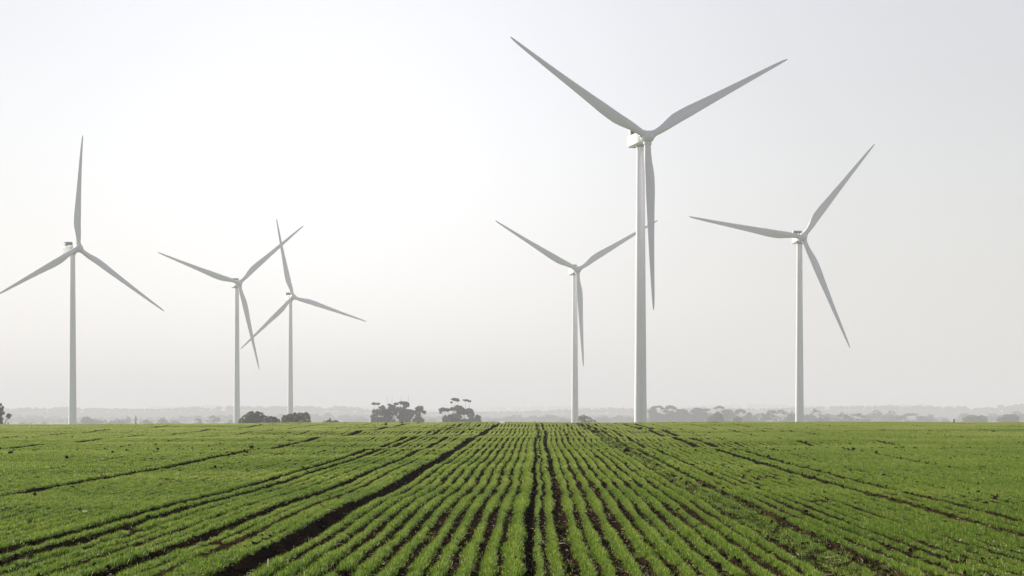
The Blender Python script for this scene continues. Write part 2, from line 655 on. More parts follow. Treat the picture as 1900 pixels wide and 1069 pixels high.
def leaf_cloud(clumps, size, per_m2, seed, shell=.55, fray=.05):
    """many leaf sprays filling ellipsoid clumps; returns verts and triangles"""
    g = np.random.default_rng(seed)
    vs_, n0 = [], 0
    # smaller sprays breaking the outline of every clump
    more = []
    for (cx, cy, cz, rx, ry, rz) in clumps:
        for _ in range(4):
            a_ = g.uniform(0, 2 * math.pi)
            k_ = g.uniform(.25, .45)
            more.append((cx + rx * .85 * math.cos(a_), cy + g.uniform(-.6, .6) * ry, cz + rz * .85 * math.sin(a_), rx * k_, ry * k_, rz * k_))
    for (cx, cy, cz, rx, ry, rz) in list(clumps) + more:
        area = 4 * math.pi * ((rx * rz) ** 1.6 / 3 + (rx * ry) ** 1.6 / 3 + (ry * rz) ** 1.6 / 3) ** (1 / 1.6)
        n = max(14, int(area * per_m2))
        d = g.normal(size=(n, 3))
        d /= np.linalg.norm(d, axis=1)[:, None]
        rad = shell + (1 - shell) * g.random(n) ** .6
        rad *= 1 + .16 * np.sin(d[:, 0] * 5 + cx) * np.sin(d[:, 2] * 6 + cz) + g.normal(size=n) * fray
        p = d * rad[:, None] * np.array([rx, ry, rz]) + np.array([cx, cy, cz])
        a = g.normal(size=(n, 3))
        a /= np.linalg.norm(a, axis=1)[:, None]
        b_ = np.cross(a, d + g.normal(size=(n, 3)) * .8)
        b_ /= np.linalg.norm(b_, axis=1)[:, None] + 1e-9
        s = size * g.uniform(.6, 1.3, n)[:, None]
        quad = np.stack([p - a * s, p + b_ * s * .6, p + a * s, p - b_ * s * .6], 1)
        vs_.append(quad.reshape(-1, 3))
    v = np.concatenate(vs_)
    q = np.arange(len(v)).reshape(-1, 4)
    return v, q


def tree(name, label, cat, group, base, clumps, seed, leaf=.35, dens=5.0, lm=None, bm_=None, trunk_r=.35, stems=None, shell=.5, twigs=()):
    """clumps are given relative to the base; limbs run from the trunk to every clump"""
    g = random.Random(seed)
    root = empty(name, base)
    tag(root, label, cat, group)
    mb = MB()
    top = max(c[2] for c in clumps)
    stems = stems or [(0, 0)]
    for (sx, sy) in stems:
        near = [c for c in clumps if min(stems, key=lambda q_: abs(q_[0] - c[0]) + abs(q_[1] - c[1])) == (sx, sy)]
        if not near:
            continue
        cz = min(top * .45, min(c[2] for c in near) + .5)
        fork = Vector((sx * .9 + g.uniform(-.3, .3), sy, max(cz, 1.0)))
        mb.tube([(sx * .7, sy, -.6), (sx * .8 + g.uniform(-.15, .15), sy, fork.z * .5), fork], [trunk_r * 1.25, trunk_r, trunk_r * .8], 7)
        for c in near:
            e = Vector((c[0], c[1], c[2] + c[5] * .1))
            mid = fork.lerp(e, .5) + Vector((g.uniform(-.4, .4), g.uniform(-.4, .4), -abs(e.x - fork.x) * .12))
            rr = trunk_r * .5
            mb.tube([fork, mid, e], [rr, rr * .7, rr * .25], 5)
    for (x0, y0, z0, x1, y1, z1) in twigs:
        mb.tube([(x0, y0, z0), ((x0 + x1) / 2 + .15, y0, (z0 + z1) / 2), (x1, y1, z1)], [.10, .07, .03], 4)
    mesh_obj('trunk', mb.mesh('trunk', bm_ or M_GUMBARK, True), root)
    v, q = leaf_cloud(clumps, leaf, dens, seed, shell, .12 if lm is None else .05)
    mesh_obj('crown', np_mesh('crown', v, quad=q, mat=lm or M_GUM), root)
    return root


def from_photo(zoomlist, ox, oy, k, d, seed, base_px):
    """clump positions read off at a real distance d -> metres relative to the tree base"""
    g = random.Random(seed)
    bx = wx(base_px, d)
    bz = gz(bx, d)
    out = []
    for (x, y, rx, ry) in zoomlist:
        m_ = d / FOCAL / k
        out.append((wx(ox + x / k, d) - bx, g.uniform(-1, 1) * 2.5, wz(oy + y / k, d) - bz, rx * m_ * 1.04, max(rx, ry) * m_ * .9, ry * m_ * 1.04))
    return (bx, d, bz), out


GD = 1500.0
GROUP_G = 'gum trees standing beyond the crest of the field'


def photo_gum(label, zl, base_px, seed, d=GD, ox=670, oy=720, k=7.6, stems=None, leaf=.30, dens=13, name='gum_tree', twigs=(), group=GROUP_G, shell=.45, skirt=True):
    base, cl = from_photo(zl, ox, oy, k, d, seed, base_px)
    if skirt:
        # the foliage goes on down to the ground, hidden by the crest of the field
        xs = [c[0] for c in cl]
        zlo = min(c[2] for c in cl)
        w = (max(xs) - min(xs)) * .35 + 1.2
        cl.append(((max(xs) + min(xs)) / 2, 0, zlo * .55, w, w, zlo * .5))
    return tree(name, label, 'tree', group, base, cl, seed, leaf, dens, stems=stems, twigs=twigs, shell=shell)


photo_gum('sprawling gum tree with two thin upper tufts, leftmost of the left gum clump', [(178, 222, 34, 17), (245, 222, 28, 13), (300, 278, 42, 28), (215, 335, 50, 38), (280, 350, 55, 45), (185, 400, 48, 38),
          (215, 462, 62, 34), (270, 430, 50, 20), (330, 460, 50, 35)], 700, 101, stems=[(-1, 0), (2, 0)])
photo_gum('rounded gum tree with dead twigs above it, second from left in the centre-left gum clump', [(440, 288, 62, 42), (395, 236, 20, 13), (350, 335, 55, 42), (400, 370, 60, 48), (370, 430, 60, 50), (480, 340, 40, 45)], 722, 102,
          stems=[(-.8, 0), (3, .5)], twigs=[(.5, 0, 15, -1.2, 0, 22.5), (.8, 0, 15, 1.4, 0, 23)])
photo_gum('tallest broad gum tree in the middle of the centre-left gum clump', [(490, 225, 34, 15), (590, 212, 55, 24), (630, 245, 36, 40), (665, 238, 12, 30), (560, 315, 70, 46), (600, 350, 55, 50), (560, 405, 52, 50), (610, 455, 60, 40),
          (650, 310, 20, 14)], 747, 103, stems=[(-1, 0), (1.5, 0)], twigs=[(2, 0, 18, 3, 0, 23.5), (-1, 0, 18, -.6, 0, 23)])
photo_gum('gum tree with a leaning right arm of leaves, rightmost of the centre-left gum clump', [(820, 288, 58, 34), (888, 342, 30, 20), (850, 320, 30, 20), (715, 350, 58, 38), (690, 400, 45, 36), (790, 350, 42, 40), (810, 400, 42, 36),
          (800, 452, 58, 46), (675, 462, 30, 40), (870, 465, 22, 28)], 772, 104, stems=[(-2.5, 0), (1, 0)])
photo_gum('gum tree with a flat arm of leaves reaching left, leftmost of the right-hand gum pair', [(1165, 303, 62, 22), (1232, 312, 34, 22), (1128, 328, 24, 22), (1120, 345, 12, 18), (1190, 435, 42, 38), (1200, 465, 40, 30), (1245, 420, 45, 36),
          (1250, 460, 50, 32)], 832, 105, stems=[(0, 0), (2.5, 0)])
photo_gum('tall gum tree carrying a separate high tuft over a domed crown, left of centre', [(1325, 162, 46, 20), (1365, 180, 20, 16), (1280, 205, 16, 11), (1365, 275, 55, 28), (1310, 298, 55, 26), (1400, 318, 62, 42), (1310, 395, 50, 38), (1370, 390, 50, 50),
          (1340, 455, 60, 40)], 848, 106, stems=[(-1, 0), (1, 0)])
photo_gum('gum tree with a thin flat top tuft on bare stems, beside the domed gum', [(1478, 172, 40, 11), (1525, 188, 22, 13), (1500, 325, 70, 36), (1545, 380, 48, 52), (1450, 350, 45, 30), (1560, 450, 34, 46), (1450, 465, 60, 28), (1520, 465, 50, 30)], 866, 107,
          stems=[(-1.5, 0), (1.5, 0)])
photo_gum('low round gum tree, rightmost and smallest of the gum clump nearest the centre', [(1650, 412, 38, 30), (1640, 450, 44, 40), (1660, 470, 34, 30)], 886, 108)

# dark dense bushes just behind the crest, left of the centre (zoom 7.6 from 425,740)
GB = 'dense dark bushes just behind the crest'


def photo_bush(label, zl, base_px, seed, d=950.0, ox=425, oy=740, k=7.6, group=GB, leaf=.24, dens=24, lm=None):
    base, cl = from_photo(zl, ox, oy, k, d, seed, base_px)
    xs = [c[0] for c in cl]
    zlo = min(c[2] - c[5] * .5 for c in cl)
    for f_ in (-.6, 0, .6):
        w = (max(xs) - min(xs)) * .34 + 1.0
        cl.append(((max(xs) + min(xs)) / 2 + f_ * w * 1.2, 0, zlo * .5, w * .8, w * .9, max(zlo * .55, 1.2)))
    return tree('bush', label, 'bush', group, base, cl, seed, leaf, dens, lm=lm or M_BUSH, bm_=M_BARK, trunk_r=.22, shell=.78)


photo_bush('large dark olive bush sloping down to the right beside a turbine tower', [(310, 235, 55, 52), (240, 280, 60, 50), (430, 235, 72, 48), (190, 330, 48, 45), (370, 290, 90, 60), (500, 290, 80, 50), (590, 300, 70, 45), (660, 325, 60, 40),
            (300, 330, 80, 45)], 482, 201)
photo_bush('boxy dark bush in front of the tower of the smallest turbine', [(790, 275, 45, 42), (860, 262, 55, 48), (930, 255, 50, 45), (1010, 240, 50, 44), (1080, 245, 50, 44), (1105, 300, 38, 52), (1000, 310, 80, 50), (850, 320, 80, 45), (780, 330, 35, 40)], 549, 202)
photo_bush('small low bush poking over the crest left of the gum trees', [(1400, 335, 45, 22), (1460, 335, 50, 20), (1510, 338, 38, 32), (1310, 362, 40, 14)], 615, 203)
photo_bush('low domed hazy bush beside the tower of the turbine behind the tallest one', [(90, 0, 60, 45), (50, 20, 60, 45), (150, 20, 70, 40), (220, 50, 50, 28)], 1085, 204, d=1500.0, ox=1070, oy=776, k=7.6, leaf=.3, dens=6)
photo_gum('dark gum tree cut off by the left edge of the photo', [(8, 120, 18, 16), (32, 155, 14, 12), (15, 190, 26, 16), (20, 245, 40, 26), (110, 282, 34, 26), (130, 300, 18, 22), (-40, 200, 60, 60), (-30, 300, 60, 70),
          (15, 330, 40, 50), (-20, 400, 50, 50), (5, 385, 30, 40)], -6, 205, d=950.0, ox=0, oy=735, k=7.6, leaf=.24, dens=18, group=GROUP_G, skirt=True)

# domed trees in the haze on the right (zoom 7.6 from 1150,735 and 1650,735)
GH = 'hazy domed trees behind the crest on the right'
for lab, zl, bp, sd, d, ox in [
    ('cone shaped grey tree in front of the hazy gum row, right of the tallest turbine', [(1380, 255, 42, 35), (1345, 300, 60, 50), (1400, 300, 50, 50), (1350, 350, 95, 50), (1300, 375, 60, 30), (1420, 350, 50, 45)], 1327, 211, 2500., 1150),
    ('small rounded grey tree, second and smaller dome right of the tallest turbine', [(1665, 320, 42, 32), (1640, 350, 40, 35), (1685, 350, 38, 38)], 1369, 212, 2500., 1150),
    ('wide double domed hazy tree, next to last at the right end of the skyline', [(1170, 305, 70, 40), (1100, 340, 70, 40), (1310, 312, 60, 32), (1330, 345, 60, 35), (1220, 345, 100, 40)], 1808, 213, 3000., 1650),
    ('wide domed hazy tree at the right end of the skyline', [(1650, 295, 60, 38), (1740, 290, 60, 38), (1580, 335, 70, 40), (1790, 335, 45, 50), (1690, 340, 110, 45)], 1868, 214, 3000., 1650),
]:
    photo_bush(lab, zl, bp, sd, d=d, ox=ox, oy=735, group=GH, leaf=.42, dens=6)

# hazy gum row right of the tallest turbine
GR = 'row of hazy gum trees on the right'
RG = [
    ('pale hazy gum tree right beside the tallest turbine tower', [(530, 152, 70, 14), (470, 180, 40, 20), (420, 215, 30, 18), (600, 175, 30, 14), (470, 265, 70, 60), (540, 300, 70, 50)], 1215),
    ('hazy gum tree with a high umbrella crown in the row right of the tallest turbine', [(715, 155, 62, 22), (670, 175, 30, 16), (770, 175, 34, 16), (650, 215, 40, 16), (720, 260, 75, 50), (640, 300, 60, 50)], 1241),
    ('low rounded gum tree between two taller hazy gums of the right row', [(880, 205, 70, 22), (850, 260, 80, 45), (930, 260, 60, 45), (870, 320, 90, 40)], 1266),
    ('wide flat topped gum tree in the middle of the hazy right row', [(1100, 190, 60, 20), (1190, 198, 70, 18), (1040, 220, 50, 25), (1130, 260, 100, 40), (1180, 300, 80, 40), (1050, 310, 70, 40)], 1297),
    ('sparse hazy gum tree behind the cone shaped tree', [(1400, 158, 45, 14), (1350, 172, 26, 10), (1455, 168, 24, 10), (1500, 215, 70, 26), (1540, 270, 80, 40), (1480, 330, 70, 40)], 1339),
    ('arched hazy gum tree behind the small grey dome', [(1700, 208, 62, 18), (1645, 235, 34, 22), (1755, 225, 30, 18), (1830, 262, 36, 32), (1790, 320, 70, 45)], 1377),
]
for n_, (lab, zl, bp) in enumerate(RG):
    photo_gum(lab, zl, bp, 220 + n_, d=3500., ox=1150, oy=735, k=7.6, leaf=.6, dens=3.4, group=GR, shell=.35)

# generic hazy trees of the tree belts: own random crown each


def belt_tree(px, top, wpx, d, seed, label, group, kind='round'):
    g = random.Random(seed)
    x = wx(px, d)
    bz = gz(x, d)
    H = wz(top, d) - bz
    w = wpx * d / FOCAL * .5
    cl = []
    if kind == 'round':
        n = 9
        for i in range(n):
            a = g.uniform(-1, 1)
            hh = H * (.80 - .28 * a * a) * g.uniform(.62, 1)
            cl.append((a * w * .75, g.uniform(-1, 1) * w * .6, hh, w * g.uniform(.3, .48), w * .4, H * g.uniform(.12, .2)))
        cl.append((g.uniform(-.2, .2) * w, 0, H * .84, w * .42, w * .4, H * .16))
        cl.append((0, 0, H * .35, w * .8, w * .7, H * .32))
        nm, cat = 'broadleaf_tree', 'tree'
    elif kind == 'gum':
        for i in range(7):
            a = -1 + 2 * i / 6 + g.uniform(-.15, .15)
            hh = H * (.93 - .30 * a * a) * g.uniform(.86, 1)
            cl.append((a * w * .85, g.uniform(-1, 1) * w * .4, hh, w * g.uniform(.24, .4), w * .3, H * g.uniform(.05, .09)))
        for i in range(4):
            cl.append((g.uniform(-.7, .7) * w, g.uniform(-.5, .5) * w, H * g.uniform(.4, .7), w * .35, w * .3, H * .12))
        cl.append((0, 0, H * .25, w * .6, w * .6, H * .2))
        nm, cat = 'gum_tree', 'tree'
    else:
        for i in range(7):
            f_ = i / 6
            cl.append((g.uniform(-.1, .1) * w, 0, H * (.25 + .7 * f_), w * (1 - f_ * .8), w * (1 - f_ * .8), H * .09))
        nm, cat = 'conifer_tree', 'tree'
    return tree(nm, label, cat, group, (x, d, bz), cl, seed, .16 * d / 1000 + .08, 5.5e6 / d ** 2 / 1.0, lm=M_FAR, bm_=M_BARK, trunk_r=.3, shell=.45)


BL = 'hazy trees of the left tree belt'
for i, (px, top, w, d, kd, lab) in enumerate([
    (158, 772, 32, 3300, 'round', 'tallest hazy tree right beside the tower of the leftmost turbine'),
    (178, 776, 26, 3400, 'round', 'hazy tree, second to the right of the leftmost turbine tower'),
    (195, 779, 20, 3400, 'round', 'low hazy tree, third to the right of the leftmost turbine tower'),
    (218, 778, 26, 3500, 'round', 'rounded hazy tree left of the dark little conifer'),
    (236, 773, 22, 3900, 'round', 'paler hazy tree directly left of the little conifer'),
    (252, 773.5, 8, 2300, 'conifer', 'small narrow pointed conifer between hazy trees at left'),
    (272, 778, 24, 3500, 'round', 'low hazy tree directly right of the little conifer'),
    (303, 775, 24, 3500, 'round', 'domed hazy tree midway between the leftmost two turbines'),
    (325, 780, 30, 3800, 'round', 'flat hazy tree left of the two arched hazy gums'),
    (368, 774, 14, 3300, 'gum', 'smaller of two arched hazy gum trees left of the second turbine tower'),
    (398, 770.5, 26, 3400, 'gum', 'larger of two arched hazy gum trees left of the second turbine tower'),
    (428, 779, 14, 3700, 'round', 'hazy tree directly left of the second turbine tower'),
    (43, 783, 16, 4200, 'round', 'very low pale hazy tree, leftmost of three near the left edge'),
    (56, 784, 12, 3900, 'round', 'very low pale hazy tree, middle of three near the left edge'),
    (82, 783, 20, 3900, 'round', 'very low pale hazy tree, rightmost of three near the left edge'),
]):
    belt_tree(px, top, w, d, 300 + i, lab, BL, kd)
BC = 'hazy trees of the middle tree belt'
for i, (px, top, w, d, kd, lab) in enumerate([
    (917, 777, 26, 4300, 'round', 'low hazy tree just right of the gum clump nearest the centre'),
    (955, 770, 50, 5200, 'round', 'wide pale tree where the crop rows meet the skyline'),
    (985, 771, 40, 5200, 'round', 'pale tree directly above the dark furrow at the centre of the rows'),
    (1020, 769, 50, 5000, 'round', 'wide pale tree left of the tower of the turbine behind the tallest one'),
    (1048, 775, 30, 4600, 'round', 'pale tree touching the tower left of the low domed bush'),
    (1118, 772, 34, 4600, 'round', 'pale tree directly right of the low domed bush'),
    (1145, 771, 40, 5000, 'round', 'pale tree midway between the low domed bush and tallest turbine'),
    (1168, 773, 30, 4800, 'round', 'pale tree directly left of the tallest turbine tower'),
    (672, 775, 30, 5000, 'round', 'pale tree directly left of the left gum clump'),
    (802, 776, 22, 4700, 'round', 'pale tree in the gap between the two gum clumps'),
    (648, 778, 26, 5200, 'round', 'pale tree right of the small low bush'),
]):
    belt_tree(px, top, w, d, 340 + i, lab, BC, kd)
BR = 'hazy trees of the right tree belt'
for i, (px, top, w, d, kd, lab) in enumerate([
    (1222, 768, 44, 3900, 'round', 'pale broad tree behind the gum right beside the tallest turbine tower'),
    (1254, 764, 46, 3900, 'round', 'pale tree filling the gap between the first two gums of the right row'),
    (1283, 766, 40, 3700, 'round', 'pale tree behind the wide flat topped gum, on its left'),
    (1312, 765, 44, 3900, 'round', 'pale tree between the wide flat topped gum and the cone shaped tree'),
    (1355, 762, 50, 4000, 'round', 'pale broad tree between the cone shaped tree and the small grey dome'),
    (1395, 770, 40, 3900, 'round', 'pale low tree directly right of the small grey dome'),
    (1480, 770, 60, 4200, 'round', 'pale tree behind the tower of the rightmost turbine'),
    (1548, 770, 60, 4200, 'round', 'pale wide tree behind the fourth hazy gum right of the rightmost tower'),
    (1412, 766, 34, 3400, 'gum', 'hazy gum tree, first right of the arched gum'),
    (1442, 758, 50, 3200, 'gum', 'broad hazy gum tree left of the rightmost turbine tower'),
    (1468, 764, 26, 3400, 'round', 'hazy tree touching the left side of the rightmost turbine tower'),
    (1500, 766, 28, 3300, 'gum', 'hazy gum tree touching the right side of the rightmost turbine tower'),
    (1514, 756, 26, 3600, 'gum', 'tallest hazy gum tree right of the rightmost turbine tower'),
    (1532, 768, 36, 3300, 'round', 'rounded hazy tree, third right of the rightmost turbine tower'),
    (1563, 764, 32, 3500, 'gum', 'hazy gum tree, fourth right of the rightmost turbine tower'),
    (1590, 765, 46, 3400, 'gum', 'wide arched hazy gum tree midway between turbine and right edge'),
    (1625, 761, 44, 4400, 'round', 'pale broad tree right of the wide arched gum'),
    (1655, 763, 40, 4200, 'round', 'pale round tree left of the sloping hazy gum'),
    (1690, 763, 50, 3800, 'gum', 'hazy gum tree with a crown sloping down to the right'),
    (1725, 769, 40, 4200, 'round', 'pale low tree directly left of the little post'),
    (1752, 776, 26, 4000, 'round', 'small pale tree just left of the little dark post'),
    (1790, 766, 40, 5200, 'round', 'faint tree behind the double domed tree'),
    (1845, 767, 40, 5000, 'round', 'faint tree between the two wide domed trees'),
    (1893, 763, 50, 4600, 'round', 'faint tree at the very right edge of the skyline'),
]):
    belt_tree(px, top, w, d, 370 + i, lab, BR, kd)


def far_wood(name, label, d0, d1, x_span, n, hmin, hmax, seed, ridge=None):
    """woodland kilometres away, one mass of small rough crowns"""
    g = np.random.default_rng(seed)
    clumps = []
    dd = g.uniform(d0, d1, n)
    xx = g.uniform(-x_span, x_span, n) * dd / d0
    if ridge is not None:
        rx, rh, rd = ridge
        zz = -15.5 + np.interp(xx, rx, rh)
    else:
        zz = base_z(xx, dd)
    h = g.uniform(hmin, hmax, n) * (1 + .25 * np.sin(xx / 130 + seed))
    w = h * g.uniform(.5, 1.0, n)
    # each crown: rough 3-D octahedral lump with jittered corners
    base = np.array([[1, 0, 0], [.3, .95, .1], [-.8, .6, 0], [-.8, -.6, .1], [.3, -.95, 0], [.1, .1, 1], [.6, .2, .75], [-.5, .3, .8], [-.1, -.6, .7], [0, 0, -1.]])
    tri = []
    ring = [0, 1, 2, 3, 4]
    up = [6, 7, 8]
    tris = np.array([[0, 1, 6], [1, 7, 6], [1, 2, 7], [2, 3, 7], [3, 8, 7], [3, 4, 8], [4, 0, 8], [0, 6, 8], [6, 7, 5], [7, 8, 5], [8, 6, 5], [1, 0, 9], [2, 1, 9], [3, 2, 9], [4, 3, 9], [0, 4, 9]])
    P = base[None] * (1 + g.normal(size=(n, 10, 1)) * .16)
    P = P * np.stack([w, w, h * .55], -1)[:, None, :] + np.stack([xx, dd, zz + h * .5], -1)[:, None, :]
    T = tris[None] + (np.arange(n) * 10)[:, None, None]
    o = mesh_obj(name, np_mesh(name, P.reshape(-1, 3), tri=T.reshape(-1, 3), mat=M_FAR))
    tag(o, label, 'woodland', None, 'stuff')
    return o


far_wood('distant_woods', 'pale hazy woodland spread over the plain beyond the field', 5600, 7400, 1500, 1500, 6, 13, 61)
far_wood('distant_woods', 'faint wooded skyline on the nearer long hill', 8050, 8500, 1900, 1500, 7, 12, 62, (FLT[0], FLT[1], 0))
far_wood('distant_woods', 'faintest wooded skyline on the farthest hill', 14300, 14800, 3300, 1200, 9, 14, 63, (FLT2[0], FLT2[1], 0))

# ------------------------------------------------------------------ wind turbines
OVER = 4.2
TILT, CONE = R(5), R(1.2)


def tower_mesh(H):
    mb = MB()
    def r(z):
        return 1.70 - (1.70 - 1.02) * (z / H) ** .9
    prof = [(r(0) + .12, -.2), (r(0) + .12, .15), (r(0), .2)]
    for zf in (22.0, 46.0):
        prof += [(r(zf - .12), zf - .12), (r(zf) + .035, zf - .08), (r(zf) + .035, zf + .08), (r(zf + .12), zf + .12)]
    prof += [(r(H - .6), H - .6), (1.12, H - .5), (1.12, H)]
    mb.lathe_z(prof, 40)
    me_ = mb.mesh('tower', M_TOWER)
    return shade_auto(me_, 30)


def nacelle_mesh():
    """local frame: +Y runs from the rotor to the rear, z=0 on the shaft"""
    mb = MB()
    def sec(y, hw, zt, zb, c=.35):
        return [(-hw + c, y, zb), (hw - c, y, zb), (hw, y, zb + c), (hw, y, zt - c), (hw - c, y, zt), (-hw + c, y, zt), (-hw, y, zt - c), (-hw, y, zb + c)]
    rings = [sec(1.55, 1.05, .95, -1.05), sec(2.2, 1.45, 1.15, -1.35), sec(3.2, 1.70, 1.45, -1.5), sec(4.4, 1.72, 1.62, -1.52), sec(8.6, 1.70, 1.62, -1.5), sec(9.2, 1.55, 1.45, -1.25), sec(9.5, 1.25, 1.15, -.9)]
    mb.ring_loft(rings)
    return shade_auto(mb.mesh('nacelle', M_NAC), 25)


def cooler_mesh():
    mb = MB()
    mb.box(-1.6, 1.6, 6.75, 7.45, 1.85, 3.25)
    for x in np.linspace(-1.5, 1.5, 13):
        mb.box(x - .03, x + .03, 6.66, 6.74, 1.9, 3.2)
    return shade_auto(mb.mesh('cooler', M_COOL), 20)


def cooler_frame_mesh():
    mb = MB()
    mb.box(-1.72, -1.603, 6.6, 7.6, 1.60, 3.36)
    mb.box(1.603, 1.72, 6.6, 7.6, 1.60, 3.36)
    mb.box(-1.6, 1.6, 6.6, 7.6, 3.253, 3.36)
    mb.box(-1.5, -1.3, 6.9, 7.3, 1.60, 1.85)
    mb.box(1.3, 1.5, 6.9, 7.3, 1.60, 1.85)
    return shade_auto(mb.mesh('cooler_frame', M_NAC), 20)


def hatch_mesh():
    mb = MB()
    mb.box(-.55, .55, 6.2, 7.6, -1.60, -1.50)
    return mb.mesh('hatch', M_STEEL)


def mast_mesh():
    mb = MB()
    mb.tube([(.5, 8.3, 1.6), (.5, 8.3, 2.6)], [.045, .035], 6)
    mb.tube([(.15, 8.3, 2.55), (.85, 8.3, 2.55)], [.03, .03], 6)
    mb.tube([(.15, 8.3, 2.55), (.15, 8.3, 2.85)], [.07, .05], 6)
    mb.tube([(.85, 8.3, 2.55), (.85, 8.3, 2.85)], [.05, .07], 6)
    return mb.mesh('wind_mast', M_STEEL)


def bearing_mesh():
    mb = MB()
    mb.lathe_z([(1.18, -.0), (1.32, .05), (1.32, .45), (1.15, .5)], 32)
    return shade_auto(mb.mesh('yaw_bearing', M_STEEL), 30)


def hub_mesh():
    """spinner around the shaft; local -Y points into the wind"""
    mb = MB()
    n = 32
    prof = [(1.30, 1.50), (1.55, 1.15), (1.66, .5), (1.66, -.4), (1.55, -1.0), (1.28, -1.55), (.9, -1.95), (.45, -2.2), (.06, -2.28)]
    mb.ring_loft([[(r_ * math.cos(2 * math.pi * j / n), y, r_ * math.sin(2 * math.pi * j / n)) for j in range(n)] for r_, y in prof])
    return shade_auto(mb.mesh('hub', M_BLADE), 40)


def collar_mesh():
    mb = MB()
    mb.lathe_z([(1.02, 1.2), (1.08, 1.25), (1.08, 1.95), (1.0, 2.0)], 28)
    return shade_auto(mb.mesh('root_collar', M_BLADE), 30)


def blade_mesh():
    """span along +Z, leading edge towards +X, -Y into the wind"""
    L = 45.0
    mb = MB()
    st = [  # z, chord, thickness ratio, twist deg, fraction of chord ahead of the pitch axis
        (1.4, 1.78, 1.0, 14, .5), (2.6, 1.78, 1.0, 14, .5), (4.0, 1.95, .86, 14, .46), (5.8, 2.3, .62, 13, .38), (7.6, 2.66, .45, 12, .33), (9.4, 2.9, .36, 10.5, .30), (11.5, 2.92, .31, 9, .29),
        (14, 2.86, .28, 7.5, .29), (18, 2.46, .25, 5.5, .29), (22, 2.12, .23, 4, .29), (27, 1.75, .21, 2.5, .29), (32, 1.42, .2, 1.5, .29), (37, 1.10, .19, .6, .29), (41, .84, .18, 0, .3), (43.4, .62, .18, 0, .32),
        (44.6, .36, .18, 0, .36), (45, .08, .2, 0, .4)]
    n = 24
    rings = []
    for z, ch, tr_, tw, fr in st:
        blend = min(1, max(0, (tr_ - .36) / .64))
        ring = []
        for j in range(n):
            a = 2 * math.pi * j / n
            # circle
            cx, cy = .5 * math.cos(a), .5 * math.sin(a)
            # aerofoil: u from leading (0) to trailing (1)
            u = (1 - math.cos(a)) / 2
            yt = 5 * tr_ * (.2969 * math.sqrt(u) - .1260 * u - .3516 * u ** 2 + .2843 * u ** 3 - .1015 * u ** 4)
            ax_, ay = (fr - u), (yt if a <= math.pi else -yt * .75) + .04 * u * (1 - u)
            x = (cx * blend + ax_ * (1 - blend)) * ch
            y = (cy * blend + ay * (1 - blend)) * ch
            t = R(tw + 3)
            X = x * math.cos(t) + y * math.sin(t)
            Y = -x * math.sin(t) + y * math.cos(t)
            pre = -2.0 * (z / L) ** 2.2
            ring.append((X, Y + pre, z))
        rings.append(ring)
    mb.ring_loft(rings)
    return shade_auto(mb.mesh('blade', M_BLADE, True), 55)


def door_mesh(r):
    mb = MB()
    mb.box(-.5, .5, -r - .06, -r + .2, 1.6, 3.7)
    return mb.mesh('door', M_STEEL)


def steps_mesh(r):
    mb = MB()
    for i in range(7):
        mb.box(-.6, .6, -r - .35 - (7 - i) * .28, -r - .35 - (6 - i) * .28, i * .21, i * .21 + .06)
    mb.box(-.8, .8, -r - .6, -r - .07, 1.45, 1.53)
    return mb.mesh('steps', M_STEEL)


HUBH = 80.0
ME = dict(nacelle=nacelle_mesh(), cooler=cooler_mesh(), cooler_frame=cooler_frame_mesh(), hatch=hatch_mesh(), wind_mast=mast_mesh(), yaw_bearing=bearing_mesh(),
          hub=hub_mesh(), blade=blade_mesh(), root_collar=collar_mesh(), door=door_mesh(1.7), steps=steps_mesh(1.7))
mbf = MB()
mbf.lathe_z([(3.4, -3.0), (3.4, .0), (3.2, .1)], 32)
ME['foundation'] = shade_auto(mbf.mesh('foundation', M_CONC), 30)


def turbine(label, X, D, Z, psi, phase):
    """hub centre at (X, D, EYE+Z)"""
    ps = R(psi)
    hub_z = EYE + Z
    ax_h = Vector((math.sin(ps), -math.cos(ps), 0))
    tx, ty = X - ax_h.x * OVER, D - ax_h.y * OVER
    g = gz(tx, ty)
    root = empty('wind_turbine', (tx, ty, g), ps)
    tag(root, label, 'wind turbine', 'wind turbines beyond the field')
    H = hub_z - g
    nac_z = H - math.sin(TILT) * OVER
    mesh_obj('foundation', ME['foundation'], root)
    tw = mesh_obj('tower', tower_mesh(nac_z - 1.95), root)
    mesh_obj('door', ME['door'], tw)
    mesh_obj('steps', ME['steps'], tw)
    mesh_obj('yaw_bearing', ME['yaw_bearing'], root).location = (0, 0, nac_z - 1.96)
    fr = Matrix.Translation((0, -OVER, H)) @ Matrix.Rotation(-TILT, 4, 'X')   # rotor frame, -Y tilted up
    nac = mesh_obj('nacelle', ME['nacelle'], root)
    nac.matrix_local = fr
    for nm in ('cooler_frame', 'hatch', 'wind_mast'):
        mesh_obj(nm, ME[nm], nac)
    mesh_obj('cooler', ME['cooler'], nac)
    hb = mesh_obj('hub', ME['hub'], root)
    hb.matrix_local = fr
    for k in range(3):
        t = R(phase + 120 * k)
        m_ = fr @ Matrix.Rotation(t, 4, 'Y') @ Matrix.Rotation(CONE, 4, 'X')
        bl = mesh_obj('blade', ME['blade'], root)
        bl.matrix_local = m_
        mesh_obj('root_collar', ME['root_collar'], bl)
    return root


